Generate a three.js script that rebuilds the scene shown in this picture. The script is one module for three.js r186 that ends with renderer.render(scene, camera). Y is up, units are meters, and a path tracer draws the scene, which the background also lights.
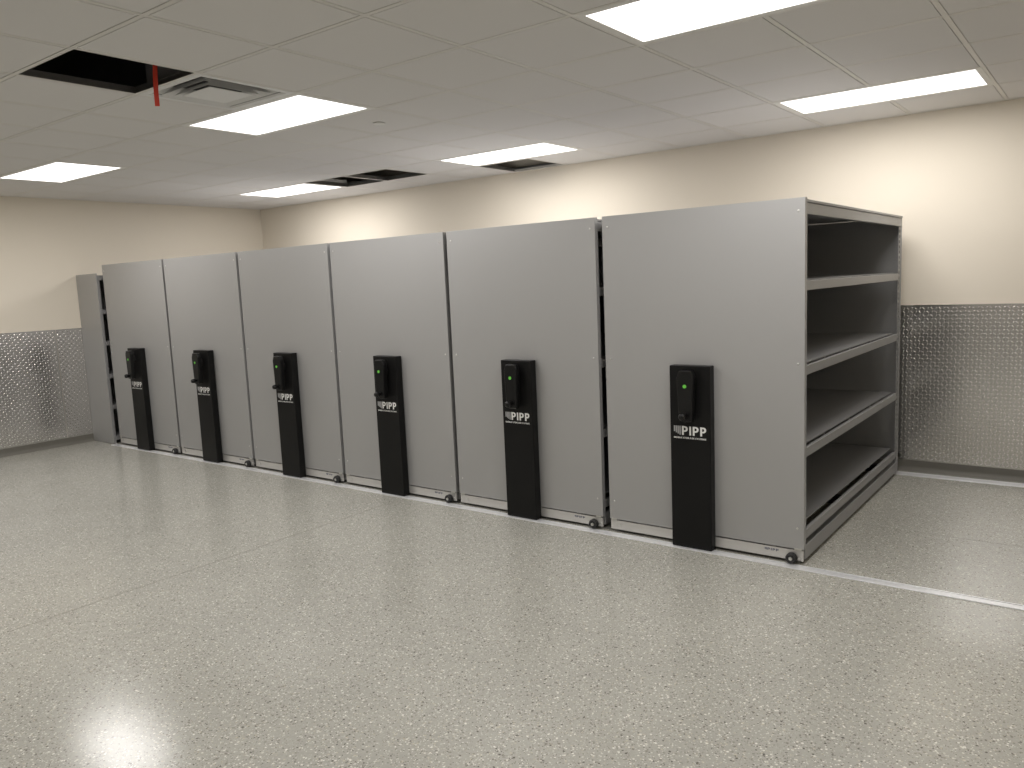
import * as THREE from 'three';
import { RoundedBoxGeometry } from 'three/addons/geometries/RoundedBoxGeometry.js';
import { mergeGeometries } from 'three/addons/utils/BufferGeometryUtils.js';
import { RectAreaLightUniformsLib } from 'three/addons/lights/RectAreaLightUniformsLib.js';
import { FontLoader } from 'three/addons/loaders/FontLoader.js';

// ---------------------------------------------------------------- camera, exposure
const scene = new THREE.Scene();
const camera = new THREE.PerspectiveCamera(51.53, 1024 / 768, 0.05, 60);
camera.position.set(3.726, 1.590, 2.3905);
camera.rotation.set(-0.1276, 0.6535, -0.0431, 'YXZ');
const renderer = new THREE.WebGLRenderer({ antialias: true });
renderer.toneMapping = THREE.LinearToneMapping;
renderer.toneMappingExposure = 1.62;
renderer.shadowMap.enabled = true;
scene.background = new THREE.Color(0x000000);
RectAreaLightUniformsLib.init();
const LAMP = new THREE.Color().setRGB(1.0, 0.97, 0.945);   // colour of the light panels
const LAMP_POWER = 8.2;

// ---------------------------------------------------------------- dimensions (metres)
const T = 0.6096;                       // ceiling module
const H = 2.696;                        // ceiling height
const XL = -9 * T - 0.04, XR = 7 * T, ZB = -7 * T - 0.028, ZF = 7 * T;   // room
const PLENUM = 0.75;
const ROW_FRONT = -1.834;               // plane of the carriage end panels
const ROW_RIGHT = 2.428;                // right edge of the row
const PITCH = 1.2365, CW = 1.203;         // carriage pitch and width

// ---------------------------------------------------------------- helpers
function rng(seed) { let s = seed >>> 0; return () => { s = (s + 0x6D2B79F5) >>> 0; let t = s; t = Math.imul(t ^ (t >>> 15), t | 1); t ^= t + Math.imul(t ^ (t >>> 7), t | 61); return ((t ^ (t >>> 14)) >>> 0) / 4294967296; }; }
const used = {};
function numbered(n) { const k = used[n] = (used[n] ?? -1) + 1; return k ? `${n}_${String(k).padStart(3, '0')}` : n; }
function strip(g) { const o = g.index ? g.toNonIndexed() : g; for (const k of Object.keys(o.attributes)) if (!['position', 'normal', 'uv'].includes(k)) o.deleteAttribute(k); return o; }
function merge(list) { return list.length === 1 ? list[0] : mergeGeometries(list.map(strip)); }
// box given by its extents
function ex(x0, x1, y0, y1, z0, z1, r = 0) {
  const w = x1 - x0, h = y1 - y0, d = z1 - z0;
  const g = r ? new RoundedBoxGeometry(w, h, d, 1, r) : new THREE.BoxGeometry(w, h, d);
  return g.translate((x0 + x1) / 2, (y0 + y1) / 2, (z0 + z1) / 2);
}
function mesh(name, geo, mat, parent) {
  const m = new THREE.Mesh(Array.isArray(geo) ? merge(geo) : geo, mat);
  m.name = parent ? name : numbered(name); m.castShadow = m.receiveShadow = true;
  (parent || scene).add(m); return m;
}
function thing(name, label, category, pos = [0, 0, 0], group) {
  const o = new THREE.Group(); o.name = numbered(name); scene.add(o); o.position.set(...pos);
  o.userData = { label, category }; if (group) o.userData.group = group; return o;
}
function structure(name, label, category) {
  const o = new THREE.Group(); o.name = name; scene.add(o);
  o.userData = { kind: 'structure', label, category }; return o;
}
function dataTexture(w, h, fn, srgb, repeat) {
  const d = new Uint8Array(w * h * 4); fn(d);
  const t = new THREE.DataTexture(d, w, h, THREE.RGBAFormat); t.wrapS = t.wrapT = THREE.RepeatWrapping;
  t.magFilter = THREE.LinearFilter; t.minFilter = THREE.LinearMipmapLinearFilter; t.generateMipmaps = true;
  if (srgb) t.colorSpace = THREE.SRGBColorSpace; if (repeat) t.repeat.set(...repeat); t.needsUpdate = true; return t;
}
// tileable value noise
function valueNoise(n, cells, seed) {
  const r = rng(seed), g = new Float32Array(cells * cells).map(() => r()), o = new Float32Array(n * n);
  for (let y = 0; y < n; y++) for (let x = 0; x < n; x++) {
    const u = x / n * cells, v = y / n * cells, i = Math.floor(u), j = Math.floor(v); let a = u - i, b = v - j; a = a * a * (3 - 2 * a); b = b * b * (3 - 2 * b);
    const p = (q, s) => g[((q % cells) + cells) % cells + (((s % cells) + cells) % cells) * cells];
    o[x + y * n] = (p(i, j) * (1 - a) + p(i + 1, j) * a) * (1 - b) + (p(i, j + 1) * (1 - a) + p(i + 1, j + 1) * a) * b;
  } return o;
}
function noiseTexture(n, layers, seed, lo, hi, repeat) {
  const sum = new Float32Array(n * n); let tot = 0;
  layers.forEach(([c, w], k) => { const v = valueNoise(n, c, seed + k * 7); tot += w; for (let i = 0; i < sum.length; i++) sum[i] += v[i] * w; });
  return dataTexture(n, n, d => { for (let i = 0; i < sum.length; i++) { const s = Math.round(lo + (hi - lo) * sum[i] / tot); d[i * 4] = d[i * 4 + 1] = d[i * 4 + 2] = s; d[i * 4 + 3] = 255; } }, false, repeat);
}
// uv in metres from the dominant face direction
function metreUV(g) {
  g = strip(g); const p = g.attributes.position, n = g.attributes.normal, uv = new Float32Array(p.count * 2);
  for (let i = 0; i < p.count; i++) {
    const ax = Math.abs(n.getX(i)), ay = Math.abs(n.getY(i)), az = Math.abs(n.getZ(i));
    if (ay >= ax && ay >= az) { uv[i * 2] = p.getX(i); uv[i * 2 + 1] = p.getZ(i); }
    else if (ax >= az) { uv[i * 2] = p.getZ(i); uv[i * 2 + 1] = p.getY(i); }
    else { uv[i * 2] = p.getX(i); uv[i * 2 + 1] = p.getY(i); }
  }
  g.setAttribute('uv', new THREE.BufferAttribute(uv, 2)); return g;
}
const rgb = (r, g, b) => new THREE.Color().setRGB(r, g, b);

// ---------------------------------------------------------------- materials
// epoxy floor with paint flakes: 2.4 m of floor per texture
const FN = 2048, FM = 2.4;
const flakeMap = dataTexture(FN, FN, d => {
  const cloud = valueNoise(FN, 9, 3), fine = valueNoise(FN, 400, 5);
  for (let i = 0; i < FN * FN; i++) { const k = 0.97 + 0.03 * cloud[i] + 0.05 * (fine[i] - 0.5); d[i * 4] = 171 * k; d[i * 4 + 1] = 170 * k; d[i * 4 + 2] = 162 * k; d[i * 4 + 3] = 255; }
  const r = rng(11), tones = [[224, 221, 211], [208, 205, 196], [128, 124, 115], [92, 88, 82], [190, 183, 166], [232, 230, 222], [142, 138, 129]];
  for (let f = 0; f < 70000; f++) {
    const cx = r() * FN, cy = r() * FN, a = r() * 6.283, l = 1.2 + r() * r() * 4.2, w = l * (0.45 + 0.5 * r()), c = tones[Math.floor(r() * tones.length)], ca = Math.cos(a), sa = Math.sin(a), R = Math.ceil(l) + 1;
    for (let y = -R; y <= R; y++) for (let x = -R; x <= R; x++) {
      const u = x * ca + y * sa, v = -x * sa + y * ca; if (Math.abs(u) / l + Math.abs(v) / w * 0.8 > 1) continue;
      const i = ((((Math.floor(cx) + x) % FN) + FN) % FN + ((((Math.floor(cy) + y) % FN) + FN) % FN) * FN) * 4;
      for (let q = 0; q < 3; q++) d[i + q] = d[i + q] * 0.12 + c[q] * 0.88;
    }
  }
}, true, [1 / FM, 1 / FM]);
const floorBump = noiseTexture(512, [[180, 1], [60, 1], [14, 1.2]], 21, 60, 200, [1 / 1.1, 1 / 1.1]);
const M = {
  floor: new THREE.MeshPhysicalMaterial({ color: rgb(1, 1, 1), map: flakeMap, roughness: 0.17, specularIntensity: 0.65, bumpMap: floorBump, bumpScale: 0.0006 }),
  subfloor: new THREE.MeshStandardMaterial({ color: rgb(0.12, 0.115, 0.1), roughness: 0.9 }),
  paint: new THREE.MeshStandardMaterial({ color: rgb(0.735, 0.675, 0.575), roughness: 0.75, bumpMap: noiseTexture(512, [[220, 1], [90, 0.6]], 31, 90, 170, [1 / 0.9, 1 / 0.9]), bumpScale: 0.0004 }),
  tile: new THREE.MeshStandardMaterial({ color: rgb(0.73, 0.715, 0.70), roughness: 0.95, bumpMap: noiseTexture(512, [[256, 1], [120, 1], [40, 0.5]], 41, 70, 190, [1 / 0.6, 1 / 0.6]), bumpScale: 0.0008 }),
  web: new THREE.MeshStandardMaterial({ color: rgb(0.35, 0.35, 0.35), metalness: 1, roughness: 0.35 }),
  bar: new THREE.MeshStandardMaterial({ color: rgb(0.72, 0.70, 0.66), roughness: 0.5 }),
  deck: new THREE.MeshStandardMaterial({ color: rgb(0.34, 0.34, 0.33), roughness: 0.6, metalness: 0.4 }),
  duct: new THREE.MeshStandardMaterial({ color: rgb(0.3, 0.3, 0.31), roughness: 0.5, metalness: 0.5 }),
  plate: new THREE.MeshStandardMaterial({ color: rgb(0.74, 0.73, 0.71), metalness: 1, roughness: 0.22 }),
  cove: new THREE.MeshStandardMaterial({ color: rgb(0.15, 0.143, 0.122), roughness: 0.5 }),
  panel: new THREE.MeshPhysicalMaterial({ color: rgb(0.435, 0.434, 0.432), metalness: 0.5, roughness: 0.48, bumpMap: noiseTexture(512, [[256, 1], [128, 0.6]], 51, 90, 170, [1 / 0.4, 1 / 0.4]), bumpScale: 0.00015 }),
  shelf: new THREE.MeshPhysicalMaterial({ color: rgb(0.38, 0.379, 0.377), metalness: 0.5, roughness: 0.48 }),  // panel grey held darker: shade of the shelf interior put into the colour
  galv: new THREE.MeshStandardMaterial({ color: rgb(0.62, 0.61, 0.585), metalness: 0.55, roughness: 0.38 }),
  track: new THREE.MeshStandardMaterial({ color: rgb(0.86, 0.87, 0.89), metalness: 0.5, roughness: 0.34 }),
  black: new THREE.MeshPhysicalMaterial({ color: rgb(0.007, 0.007, 0.007), roughness: 0.38, specularIntensity: 0.45 }),
  gloss: new THREE.MeshPhysicalMaterial({ color: rgb(0.008, 0.008, 0.008), roughness: 0.28, specularIntensity: 0.7 }),
  rubber: new THREE.MeshStandardMaterial({ color: rgb(0.02, 0.02, 0.02), roughness: 0.7 }),
  zinc: new THREE.MeshStandardMaterial({ color: rgb(0.7, 0.7, 0.68), metalness: 0.9, roughness: 0.3 }),
  green: new THREE.MeshPhysicalMaterial({ color: rgb(0.16, 0.62, 0.08), roughness: 0.35 }),
  print: new THREE.MeshStandardMaterial({ color: rgb(0.82, 0.82, 0.80), roughness: 0.6 }),
  printGrey: new THREE.MeshStandardMaterial({ color: rgb(0.36, 0.36, 0.36), roughness: 0.6 }),
  printBlue: new THREE.MeshStandardMaterial({ color: rgb(0.05, 0.055, 0.11), roughness: 0.6 }),
  fixture: new THREE.MeshStandardMaterial({ color: rgb(0.78, 0.77, 0.74), roughness: 0.45 }),
  diffuser: new THREE.MeshStandardMaterial({ color: rgb(0.8, 0.8, 0.8), roughness: 0.6, emissive: LAMP.clone(), emissiveIntensity: 1.4 }),
  grille: new THREE.MeshStandardMaterial({ color: rgb(0.76, 0.76, 0.75), roughness: 0.4 }),
  ribbon: new THREE.MeshStandardMaterial({ color: rgb(0.75, 0.06, 0.03), roughness: 0.6, side: THREE.DoubleSide }),
  conduit: new THREE.MeshStandardMaterial({ color: rgb(0.45, 0.45, 0.45), metalness: 0.8, roughness: 0.4 }),
  cable: new THREE.MeshStandardMaterial({ color: rgb(0.75, 0.75, 0.72), roughness: 0.5 }),
};

// ---------------------------------------------------------------- floor
const floor = structure('floor', 'glossy grey flake epoxy floor', 'floor');
const JX = -0.526, JZ = -2.715, J = 0.002;
mesh('subfloor', ex(XL - 0.2, XR + 0.2, -0.2, -0.008, ZB - 0.2, ZF + 0.2), M.subfloor, floor);
for (const [x0, x1] of [[XL - 0.15, JX - J], [JX + J, XR + 0.15]]) for (const [z0, z1] of [[ZB - 0.15, JZ - J], [JZ + J, ZF + 0.15]])
  mesh('floor_slab', metreUV(ex(x0, x1, -0.008, 0, z0, z1)), M.floor, floor);

// ---------------------------------------------------------------- walls with tread plate wainscot
const PL0 = 0.082, PL1 = 1.285, PT = 0.004;   // wainscot bottom, top, thickness
function lozenge() {                          // raised pointed rib, 27 mm long, 1.4 mm high
  const L = 0.0142, W = 0.0052, h = 0.0026, pos = [], idx = [];
  const rim = [[-L, 0], [-L * 0.55, -W * 0.8], [0, -W], [L * 0.55, -W * 0.8], [L, 0], [L * 0.55, W * 0.8], [0, W], [-L * 0.55, W * 0.8]];
  rim.forEach(p => pos.push(p[0], p[1], 0)); pos.push(-L * 0.5, 0, h, L * 0.5, 0, h);
  idx.push(0, 1, 8, 1, 2, 8, 2, 9, 8, 2, 3, 9, 3, 4, 9, 4, 5, 9, 5, 6, 9, 6, 8, 9, 6, 7, 8, 7, 0, 8);
  const g = new THREE.BufferGeometry(); g.setAttribute('position', new THREE.Float32BufferAttribute(pos, 3)); g.setIndex(idx); g.computeVertexNormals(); return g;
}
const LOZ = lozenge(), LP = 0.0275;
function wall(name, label, x0, z0, x1, z1, seams, ribs) {   // inner face runs from (x0,z0) to (x1,z1), room on its left-hand side
  const w = structure(name, label, 'wall'), len = Math.hypot(x1 - x0, z1 - z0), turn = Math.atan2(-(z1 - z0), x1 - x0);
  w.position.set(x0, 0, z0); w.rotation.y = turn;          // local: x along the wall, z into the room
  mesh('wall_surface', metreUV(ex(-0.15, len + 0.15, -0.1, H + PLENUM, -0.15, 0)), M.paint, w);
  const cuts = [0, ...seams, len];
  for (let k = 0; k + 1 < cuts.length; k++) {
    const a = cuts[k] + 0.0015, b = cuts[k + 1] - 0.0015, s = mesh('tread_plate', ex(a, b, PL0, PL1, 0.0005, PT), M.plate, w);
    const ra = Math.max(a, ribs?.[0] ?? 1e9) + 0.02, rb = Math.min(b, ribs?.[1] ?? -1e9) - 0.02; if (rb <= ra) continue;
    const nx = Math.floor((rb - ra) / LP), ny = Math.floor((PL1 - PL0 - 0.03) / LP), im = new THREE.InstancedMesh(LOZ, M.plate, (nx + 1) * (ny + 1));
    im.name = 'raised_ribs'; im.userData = { kind: 'stuff' }; im.castShadow = im.receiveShadow = true;
    const m = new THREE.Matrix4(), q = new THREE.Matrix4(); let n = 0;
    for (let i = 0; i <= nx; i++) for (let j = 0; j <= ny; j++) { q.makeRotationZ((i + j) % 2 ? Math.PI / 4 : -Math.PI / 4); m.makeTranslation(ra + i * LP, PL0 + 0.02 + j * LP, PT); im.setMatrixAt(n++, m.multiply(q)); }
    s.add(im);
  }
  return w;
}
wall('wall_back', 'cream wall behind the shelving row with tread plate wainscot', XL, ZB, XR, ZB, [2.44, 4.88, 7.32], [7.4, 12]);
wall('wall_left', 'cream wall at the left with tread plate wainscot', XL, ZF, XL, ZB, [0.91, 3.35, 5.79, 8.23], [1.9, 6.9]);
wall('wall_right', 'cream wall at the right, outside the photo', XR, ZB, XR, ZF, [2.44, 4.88, 7.32]);
wall('wall_front', 'cream wall behind the viewer, outside the photo', XR, ZF, XL, ZF, [2.44, 4.88, 7.32]);
function cove(name, x0, z0, x1, z1) {
  const len = Math.hypot(x1 - x0, z1 - z0), s = new THREE.Shape();
  s.moveTo(0, 0); s.lineTo(0.042, 0); s.quadraticCurveTo(0.014, 0.004, 0.009, 0.036); s.lineTo(0.008, PL0); s.lineTo(0, PL0); s.closePath();
  const g = new THREE.ExtrudeGeometry(s, { depth: len, bevelEnabled: false, curveSegments: 6 });
  g.applyMatrix4(new THREE.Matrix4().makeBasis(new THREE.Vector3(0, 0, 1), new THREE.Vector3(0, 1, 0), new THREE.Vector3(-1, 0, 0)));
  g.translate(len, 0, 0);                                    // profile x -> local z, depth -> local x
  const o = mesh(name, g, M.cove); o.position.set(x0, 0, z0); o.rotation.y = Math.atan2(-(z1 - z0), x1 - x0);
  o.userData = { kind: 'structure', label: 'dark cove base at the foot of the wall', category: 'baseboard' };
}
cove('baseboard_back', XL, ZB, XR, ZB); cove('baseboard_left', XL, ZF, XL, ZB); cove('baseboard_right', XR, ZB, XR, ZF); cove('baseboard_front', XR, ZF, XL, ZF);

// ---------------------------------------------------------------- ceiling: T-bar grid, tiles, open cells
const ceiling = structure('ceiling', 'suspended ceiling of square grey tiles in a metal grid', 'ceiling');
const lightsAt = []; for (const j of [5, 1, -3]) for (const i of [-7, -2, 3]) lightsAt.push([i, j]);
const openCells = [[-1, -1], [-5, 5], [-4, 5], [-2, 6]], ventCell = [-1, 0];
const taken = new Set(); const key = (i, j) => i + ',' + j;
for (const [i, j] of lightsAt) { taken.add(key(i, j)); taken.add(key(i + 1, j)); }
for (const c of [...openCells, ventCell]) taken.add(key(...c));
const tileGeo = metreUV(merge([ex(-0.302, 0.302, 0.004, 0.02, -0.302, 0.302), ex(-0.288, 0.288, -0.001, 0.005, -0.288, 0.288)]));
for (let i = -9; i < 7; i++) for (let j = -7; j < 7; j++) {
  if (taken.has(key(i, j))) continue;
  mesh('ceiling_tile', tileGeo, M.tile, ceiling).position.set((i + 0.5) * T, H, -(j + 0.5) * T);
}
for (let j = -7; j <= 7; j++) {            // main runners, one per line
  const b = mesh('grid_bar', ex(XL, XR, H - 0.0015, H + 0.001, -j * T - 0.012, -j * T + 0.012), M.bar, ceiling);
  mesh('web', [ex(XL, XR, H + 0.001, H + 0.032, -j * T - 0.001, -j * T + 0.001), ex(XL, XR, H + 0.031, H + 0.0385, -j * T - 0.003, -j * T + 0.003)], M.web, b);
}
for (let i = -9; i <= 7; i++) {            // cross tees; where a light crosses the line the tee is left out
  const gaps = lightsAt.filter(l => l[0] + 1 === i).map(l => [-(l[1] + 1) * T, -l[1] * T]).sort((a, b) => a[0] - b[0]); let z = ZB;
  for (const [a, b] of [...gaps, [ZF, ZF]]) {
    if (a - z > 0.05) { const b = mesh('grid_bar', ex(i * T - 0.012, i * T + 0.012, H - 0.0009, H + 0.0012, z, a), M.bar, ceiling); mesh('web', [ex(i * T - 0.001, i * T + 0.001, H + 0.0012, H + 0.031, z, a), ex(i * T - 0.0032, i * T + 0.0032, H + 0.0295, H + 0.0375, z, a)], M.web, b); }
    z = b;
  }
}
mesh('roof_deck', ex(XL - 0.15, XR + 0.15, H + PLENUM, H + PLENUM + 0.15, ZB - 0.15, ZF + 0.15), M.deck, ceiling);
// wall angle all round
mesh('wall_angle', [ex(XL, XR, H - 0.002, H + 0.02, ZB, ZB + 0.034), ex(XL, XL + 0.046, H - 0.002, H + 0.02, ZB, ZF), ex(XR - 0.02, XR, H - 0.002, H + 0.02, ZB, ZF), ex(XL, XR, H - 0.002, H + 0.02, ZF - 0.02, ZF)], M.bar, ceiling);

// ---------------------------------------------------------------- ceiling lights
const lightLabels = {
  '3,1': 'large glowing ceiling light panel cut by the top edge of the photo',
  '3,5': 'glowing ceiling light panel at the upper right near the back wall',
  '-2,1': 'glowing ceiling light panel beside the square air vent',
  '-2,5': 'glowing ceiling light panel touching the single small ceiling opening at the wall',
  '-7,1': 'glowing ceiling light panel at the far left of the photo',
  '3,-3': 'ceiling light panel outside the photo, above the viewer',
  '-2,-3': 'ceiling light panel outside the photo, on the viewer\'s side of the vent light',
  '-7,-3': 'ceiling light panel outside the photo, nearest the left wall',
  '-7,5': 'glowing ceiling light panel touching the double ceiling opening, nearest the room corner',
};
const FA = T - 0.006, FB = T / 2 - 0.006, GA = T - 0.042, GB = T / 2 - 0.042;   // fixture outside and opening, half sizes
const frameGeo = merge([ex(-FA, FA, -0.002, 0.06, -FB, -GB), ex(-FA, FA, -0.002, 0.06, GB, FB), ex(-FA, -GA, -0.002, 0.06, -GB, GB), ex(GA, FA, -0.002, 0.06, -GB, GB), ex(-FA, FA, 0.06, 0.07, -FB, FB)]);
const diffGeo = ex(-GA, GA, 0.001, 0.008, -GB, GB);
for (const [i, j] of lightsAt) {
  const pos = [(i + 1) * T, H, -(j + 0.5) * T], l = lightLabels[key(i, j)];
  const o = thing('ceiling_light', l, 'ceiling light', pos, 'ceiling light panels');
  mesh('frame', frameGeo, M.fixture, o); mesh('diffuser', diffGeo, M.diffuser, o);
  const a = new THREE.RectAreaLight(LAMP, LAMP_POWER, 2 * GA, 2 * GB); a.name = 'panel_light'; a.position.set(0, -0.004, 0); a.rotation.x = -Math.PI / 2; o.add(a);
}

// ---------------------------------------------------------------- square ceiling diffuser, sprinkler, ribbon, cables above the openings
{
  const o = thing('air_vent', 'square stepped metal air vent in the ceiling beside the open tile', 'vent', [(ventCell[0] + 0.5) * T, H, -(ventCell[1] + 0.5) * T]);
  const ring = (r0, y0, r1, y1) => {               // sloping square ring from half-size r0 at y0 to r1 at y1, with thickness
    const s = Math.SQRT2, g = new THREE.CylinderGeometry(r1 * s, r0 * s, y1 - y0, 4, 1, true).rotateY(Math.PI / 4).translate(0, (y0 + y1) / 2, 0);
    const h = new THREE.CylinderGeometry((r1 - 0.002) * s, (r0 - 0.002) * s, y1 - y0, 4, 1, true).rotateY(Math.PI / 4).translate(0, (y0 + y1) / 2 + 0.001, 0);
    h.index.array.reverse(); const n = h.toNonIndexed(); n.computeVertexNormals(); const n1 = g.toNonIndexed(); n1.computeVertexNormals(); return merge([n1, n]);
  };
  const f = T / 2 - 0.006, q = 0.262;
  mesh('frame', [ex(-f, f, -0.003, 0.004, -f, -q), ex(-f, f, -0.003, 0.004, q, f), ex(-f, -q, -0.003, 0.004, -q, q), ex(q, f, -0.003, 0.004, -q, q)], M.grille, o);
  mesh('louver', ring(0.262, -0.002, 0.21, 0.05), M.grille, o);
  mesh('louver', ring(0.212, -0.006, 0.165, 0.035), M.grille, o);
  mesh('louver', ring(0.162, -0.01, 0.13, 0.02), M.grille, o);
  mesh('centre_plate', ex(-0.134, 0.134, -0.012, -0.008, -0.134, 0.134, 0.0015), M.grille, o);
  mesh('duct_box', [ex(-0.26, 0.26, 0.2, 0.21, -0.26, 0.26), ex(-0.26, -0.25, 0.006, 0.2, -0.26, 0.26), ex(0.25, 0.26, 0.006, 0.2, -0.26, 0.26), ex(-0.25, 0.25, 0.006, 0.2, -0.26, -0.25), ex(-0.25, 0.25, 0.006, 0.2, 0.25, 0.26)], M.duct, o);
}
{
  const o = thing('sprinkler_cover', 'tiny round white sprinkler cover in the centre of a ceiling tile', 'sprinkler', [-0.51 * T, H, -2.51 * T]);
  mesh('cover_plate', new THREE.LatheGeometry([[0, -0.012], [0.036, -0.011], [0.041, -0.008], [0.041, -0.005], [0, -0.005]].map(p => new THREE.Vector2(...p)), 28), M.fixture, o);
  mesh('ring', new THREE.CylinderGeometry(0.03, 0.03, 0.005, 24).translate(0, -0.003, 0), M.bar, o);
}
{
  const o = thing('ribbon', 'red ribbon hanging down out of the open ceiling cell', 'ribbon', [-0.258, H, 0.076]);
  const pos = [], idx = [], n = 22, y0 = PLENUM - 0.001, y1 = -0.13;
  for (const f of [0, 1]) for (let k = 0; k <= n; k++) { const t = k / n, y = y0 + (y1 - y0) * t, c = 0.006 * Math.sin(t * 9), w = 0.0125; pos.push(-w * 0.83, y, c + 0.0006 * f + w * 0.55, w * 0.83, y, c + 0.0006 * f - w * 0.55); }
  for (const f of [0, 1]) for (let k = 0; k < n; k++) { const a = f * (n + 1) * 2 + k * 2; f ? idx.push(a, a + 1, a + 2, a + 1, a + 3, a + 2) : idx.push(a, a + 2, a + 1, a + 1, a + 2, a + 3); }
  const g = new THREE.BufferGeometry(); g.setAttribute('position', new THREE.Float32BufferAttribute(pos, 3)); g.setIndex(idx); g.computeVertexNormals(); mesh('strip', g, M.ribbon, o); o.rotation.z = -0.08;
}
function tube(points, r, seg = 24) { return new THREE.TubeGeometry(new THREE.CatmullRomCurve3(points.map(p => new THREE.Vector3(...p))), seg, r, 8, false); }
{
  const o = thing('ceiling_cable', 'pale cable end showing in the double ceiling opening', 'cable', [-4.35 * T, H, -5.5 * T]);
  mesh('cable', tube([[0.02, PLENUM, 0.05], [0.03, 0.4, 0.02], [-0.02, 0.12, 0.0], [0.05, 0.05, 0.06], [0.12, 0.12, 0.02]], 0.009, 40), M.cable, o);
  mesh('connector', new THREE.CylinderGeometry(0.02, 0.024, 0.05, 14).rotateZ(-0.7).translate(0.12, 0.12, 0.02), M.conduit, o);
  const d = thing('flexible_duct', 'round ribbed duct just visible inside the large open ceiling cell', 'duct', [-0.5 * T, H + 0.42, 0.62 * T]);
  const pts = []; const g = []; for (let k = 0; k <= 26; k++) { const x = -1.0 + k * 2.0 / 26; pts.push(x); g.push(new THREE.TorusGeometry(0.125, 0.012, 6, 22).rotateY(Math.PI / 2).translate(x, 0, 0)); }
  mesh('sleeve', new THREE.CylinderGeometry(0.122, 0.122, 2.0, 24).rotateZ(Math.PI / 2), M.duct, d); mesh('coil', g, M.duct, d);
}

// ---------------------------------------------------------------- floor tracks
function track(label, z0, z1) {
  const o = thing('floor_track', label, 'track', [0, 0, 0], 'floor tracks of the shelving'), x0 = -5.02, x1 = XR - 0.01, h = 0.005;
  mesh('rail', [ex(x0, x1, 0.0002, h, z0 + 0.018, z1, 0.0012), ex(x0, x1, 0.0002, h, z0, z0 + 0.01, 0.0012)], M.track, o);
  mesh('groove', ex(x0, x1, 0.0001, 0.0012, z0 + 0.01, z0 + 0.018), M.rubber, o);
}
track('front metal floor track running under the black control columns', -1.814, -1.75);
track('rear metal floor track along the foot of the back wall', -4.205, -4.1);

// ---------------------------------------------------------------- shelving
const font = await new FontLoader().loadAsync('fonts/droid/droid_sans_bold.typeface.json');
function print(text, size, tracking, width) {              // flat lettering, baseline at 0, facing +z, 0.4 mm thick
  let x = 0; const gs = [];
  for (const ch of text) {
    if (ch === ' ') { x += size * 0.35; continue; }
    const g = ch === 'I' ? ex(0, size * 0.2, 0, size * 0.99, 0, 0.0004) : new THREE.ExtrudeGeometry(font.generateShapes(ch, size), { depth: 0.0004, bevelEnabled: false, curveSegments: 5 });
    g.computeBoundingBox(); g.translate(x - g.boundingBox.min.x, 0, 0); x += g.boundingBox.max.x - g.boundingBox.min.x + tracking; gs.push(g);
  }
  const g = merge(gs); if (width) g.scale(width / (x - tracking), 1, 1); return g;
}
const LEN = 2.30;                                          // carriage length, front to rear
const shelfY = [1.536, 1.09, 0.645, 0.213];
function slottedPost(x, z, s) {                            // angle post with a ladder of slots on the face that looks to +-x (s)
  const w = 0.075, g = [], y0 = 0.1, y1 = 1.935;
  const xa = s > 0 ? x - 0.003 : x, xb = s > 0 ? x : x + 0.003;
  g.push(ex(xa, xb, y0, y1, z - w / 2, z - 0.012), ex(xa, xb, y0, y1, z + 0.02, z + w / 2));
  for (let y = y0; y < y1; y += 0.038) g.push(ex(xa, xb, y, Math.min(y + 0.016, y1), z - 0.012, z + 0.02));
  g.push(ex(Math.min(x, x - s * 0.05), Math.max(x, x - s * 0.05), y0, y1, z - w / 2, z - w / 2 + 0.003));
  return merge(g);
}
function shelf(o, x0, x1, y, z0, z1, gap, beamH) {
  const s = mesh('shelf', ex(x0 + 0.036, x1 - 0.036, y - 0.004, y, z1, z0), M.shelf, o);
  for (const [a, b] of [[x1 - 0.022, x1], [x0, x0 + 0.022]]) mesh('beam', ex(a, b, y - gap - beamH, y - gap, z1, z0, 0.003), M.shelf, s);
  mesh('brace', [0.25, 0.5, 0.75].map(t => ex(x0 + 0.06, x1 - 0.06, y - 0.035, y - 0.004, z0 + (z1 - z0) * t - 0.015, z0 + (z1 - z0) * t + 0.015)), M.shelf, s);
}
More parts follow.
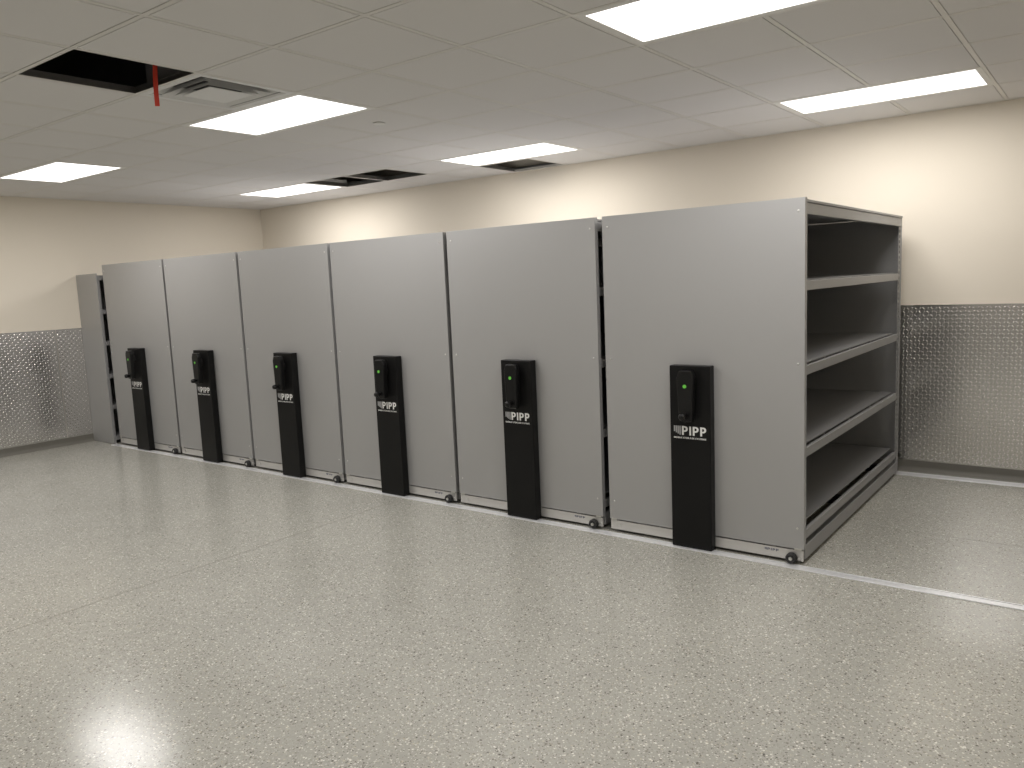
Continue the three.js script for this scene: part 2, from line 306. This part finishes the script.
function makeCarriage() {                                  // origin: floor, front plane, middle of the width; local -z is the back
  const o = thing('mobile_shelving_carriage', '', 'shelving');
  const hw = CW / 2, py0 = 0.084, py1 = 1.956, pt = 0.034;
  const e = mesh('end_panel', metreUV(merge([ex(-hw, hw, py0, py1, -0.0025, 0, 0.001), ex(hw - 0.0025, hw, py0, py1, -pt, -0.0025), ex(-hw, -hw + 0.0025, py0, py1, -pt, -0.0025), ex(-hw + 0.003, hw - 0.003, py1 - 0.0025, py1, -pt, -0.0025), ex(-hw + 0.003, hw - 0.003, py0, py0 + 0.0025, -pt, -0.0025)])), M.panel, o);
  for (const sx of [-1, 1]) for (const y of [0.2, 1.096, 1.89]) mesh('screw', new THREE.SphereGeometry(0.0065, 10, 5, 0, 6.284, 0, 1.571).scale(1, 0.5, 1).rotateX(Math.PI / 2).translate(sx * (hw - 0.035), y, 0), M.zinc, e);
  for (const sx of [-1, 1]) mesh('corner_clip', [ex(sx > 0 ? hw - 0.05 : -hw + 0.012, sx > 0 ? hw - 0.012 : -hw + 0.05, py0 - 0.006, py0 + 0.006, 0, 0.0015)], M.zinc, e);
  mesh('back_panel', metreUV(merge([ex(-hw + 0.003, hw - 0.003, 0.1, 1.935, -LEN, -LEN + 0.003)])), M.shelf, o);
  // frame
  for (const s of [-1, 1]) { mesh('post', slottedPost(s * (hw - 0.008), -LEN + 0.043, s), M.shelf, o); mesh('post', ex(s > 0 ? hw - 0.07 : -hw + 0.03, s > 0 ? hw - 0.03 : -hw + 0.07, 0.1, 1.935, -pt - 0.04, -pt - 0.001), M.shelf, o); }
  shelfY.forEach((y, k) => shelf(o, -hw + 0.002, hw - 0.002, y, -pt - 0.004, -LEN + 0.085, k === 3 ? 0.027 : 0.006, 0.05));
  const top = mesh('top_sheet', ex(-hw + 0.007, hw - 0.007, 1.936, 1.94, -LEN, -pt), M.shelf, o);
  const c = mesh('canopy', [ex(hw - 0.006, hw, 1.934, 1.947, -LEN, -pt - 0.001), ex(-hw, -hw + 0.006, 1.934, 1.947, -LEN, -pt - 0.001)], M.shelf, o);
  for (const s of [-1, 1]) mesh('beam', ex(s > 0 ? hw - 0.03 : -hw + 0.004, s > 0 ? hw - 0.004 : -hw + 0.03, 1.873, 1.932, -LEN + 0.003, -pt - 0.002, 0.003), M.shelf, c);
  for (let k = 0; k < 4; k++) mesh('bright_stud', new THREE.CylinderGeometry(0.011, 0.011, 0.014, 6).translate(0.33, 1.929, -0.32 - k * 0.1), M.zinc, top);  // row of small bright zinc studs, added under the top sheet
  // base
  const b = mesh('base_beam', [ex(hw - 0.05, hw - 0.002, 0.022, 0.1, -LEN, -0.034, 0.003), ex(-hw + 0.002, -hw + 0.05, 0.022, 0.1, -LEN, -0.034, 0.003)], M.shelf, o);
  for (const z of [-LEN + 0.13, -0.17, -LEN / 2]) mesh('cross_member', ex(-hw + 0.05, hw - 0.05, 0.04, 0.09, z - 0.03, z + 0.03), M.rubber, b);
  for (const z of [-0.045, -LEN + 0.075]) for (const x of [-0.4, 0.4]) mesh('wheel', new THREE.CylinderGeometry(0.036, 0.036, 0.02, 20).rotateX(Math.PI / 2).translate(x, 0.0415, z), M.zinc, b);
  const k = mesh('kick_plate', ex(-hw + 0.004, hw - 0.004, 0.018, 0.076, -0.014, -0.003, 0.0015), M.galv, o);
  mesh('print', print('PIPP', 0.0135, 0.003, 0.062).translate(hw - 0.2, 0.052, -0.003), M.printBlue, k);
  mesh('print', [0, 1, 2].map(q => ex(hw - 0.215 + q * 0.0045, hw - 0.212 + q * 0.0045, 0.055 - q * 0.0015, 0.0655, -0.003, -0.0026)), M.printBlue, k);
  mesh('bolt', new THREE.CylinderGeometry(0.009, 0.009, 0.006, 6).rotateX(Math.PI / 2).translate(-hw + 0.07, 0.05, 0.002), M.zinc, k);
  const bump = mesh('bumper', new THREE.LatheGeometry([[0, 0.0], [0.027, 0.0], [0.03, 0.006], [0.029, 0.028], [0.024, 0.036], [0.015, 0.036], [0.014, 0.028], [0, 0.028]].map(p => new THREE.Vector2(...p)), 26).rotateX(Math.PI / 2).translate(hw - 0.062, 0.035, -0.001), M.rubber, o);
  mesh('bumper_bolt', new THREE.CylinderGeometry(0.011, 0.011, 0.008, 6).rotateX(Math.PI / 2).translate(hw - 0.062, 0.035, 0.031), M.zinc, bump);
  mesh('bumper_stud', new THREE.CylinderGeometry(0.006, 0.006, 0.006, 10).rotateX(Math.PI / 2).translate(hw - 0.022, 0.036, 0.002), M.zinc, bump);
  // control column with crank
  const D = 0.061, cw = 0.123;
  const col = mesh('control_column', [ex(-cw, cw, 0.0055, 1.076, 0.0005, D, 0.005)], M.black, o);
  const s = new THREE.Shape(); s.moveTo(-0.035, 0.772); s.quadraticCurveTo(0, 0.764, 0.035, 0.772); s.lineTo(0.046, 1.015); s.lineTo(0.033, 1.048); s.lineTo(-0.033, 1.048); s.lineTo(-0.046, 1.015); s.closePath();
  mesh('crank_arm', new THREE.ExtrudeGeometry(s, { depth: 0.03, bevelEnabled: true, bevelSize: 0.005, bevelThickness: 0.006, bevelSegments: 2, curveSegments: 8 }).translate(0, 0, D + 0.028), M.gloss, col);
  mesh('crank_hub', new THREE.CylinderGeometry(0.03, 0.036, 0.026, 24).rotateX(Math.PI / 2).translate(0, 0.966, D + 0.012), M.gloss, col);
  mesh('crank_knob', new THREE.LatheGeometry([[0, 0.0], [0.013, 0.0], [0.015, 0.012], [0.02, 0.03], [0.02, 0.044], [0.014, 0.052], [0, 0.054]].map(p => new THREE.Vector2(...p)), 20).rotateX(Math.PI / 2).translate(0, 0.798, D + 0.063), M.gloss, col);
  mesh('indicator', new THREE.CylinderGeometry(0.0105, 0.0105, 0.004, 20).rotateX(Math.PI / 2).translate(0, 0.966, D + 0.0655), M.green, col);
  const lx = -0.1, ly = 0.675;
  mesh('logo_lettering', print('PIPP', 0.0525, 0.009, 0.148).translate(lx + 0.05, ly, D), M.print, col);
  mesh('logo_bars', [0, 1, 2, 3].map(q => ex(lx + q * 0.0115, lx + 0.0085 + q * 0.0115, ly + (3 - q) * 0.006, ly + 0.052, D, D + 0.0004)), M.printGrey, col);
  mesh('tagline', print('MOBILE STORAGE SYSTEMS', 0.0095, 0.0016, 0.197).translate(lx, ly - 0.021, D), M.print, col);
  return o;
}
const carriageLabels = [
  'grey shelving carriage at the right end of the row, open shelves showing',
  'second grey shelving carriage from the open right end of the row',
  'third grey shelving carriage from the open right end of the row',
  'fourth grey shelving carriage from the open right end of the row',
  'second grey shelving carriage from the left end of the row',
  'leftmost grey mobile carriage, beside the narrow fixed shelf unit',
];
const first = makeCarriage();
carriageLabels.forEach((label, k) => {
  const o = k ? first.clone() : first;
  if (k) { o.name = numbered('mobile_shelving_carriage'); scene.add(o); }
  o.userData = { label, category: 'shelving', group: 'mobile shelving carriages' };
  o.getObjectByName('control_column').position.x = k ? 0 : -0.022;   // fitted a little off centre on the end carriage
  o.position.set(ROW_RIGHT - CW / 2 - (k ? 0.018 : 0) - k * PITCH, 0, ROW_FRONT);
});
{ // narrow fixed unit between the left wall and the first carriage
  const x0 = XL + 0.006, x1 = -5.062, w = x1 - x0, hw = w / 2, zf = -1.802, L = 2.44;
  const o = thing('fixed_shelving_unit', 'narrow fixed grey shelf unit standing against the left wall', 'shelving', [(x0 + x1) / 2, 0, zf]);
  mesh('end_panel', metreUV(merge([ex(-hw, hw, 0.004, 1.87, -0.0025, 0), ex(hw - 0.0025, hw, 0.004, 1.8675, -0.012, -0.0025), ex(-hw, -hw + 0.0025, 0.004, 1.8675, -0.012, -0.0025), ex(-hw, hw, 1.8675, 1.87, -0.012, -0.0025)])), M.panel, o);
  mesh('back_panel', ex(-hw, -hw + 0.003, 0.004, 1.855, -L, -0.013), M.panel, o);
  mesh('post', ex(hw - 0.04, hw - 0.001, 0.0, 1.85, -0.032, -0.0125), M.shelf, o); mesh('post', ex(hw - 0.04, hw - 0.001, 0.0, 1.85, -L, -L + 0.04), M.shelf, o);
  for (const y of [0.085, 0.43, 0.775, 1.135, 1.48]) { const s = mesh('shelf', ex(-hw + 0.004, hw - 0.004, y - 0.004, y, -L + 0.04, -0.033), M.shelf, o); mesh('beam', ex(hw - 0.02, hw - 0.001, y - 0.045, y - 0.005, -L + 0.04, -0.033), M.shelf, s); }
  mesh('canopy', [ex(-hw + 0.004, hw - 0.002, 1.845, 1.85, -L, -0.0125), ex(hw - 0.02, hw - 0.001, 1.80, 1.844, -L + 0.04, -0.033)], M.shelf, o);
}

scene.add(camera);
scene.updateMatrixWorld(true);
renderer.render(scene, camera);
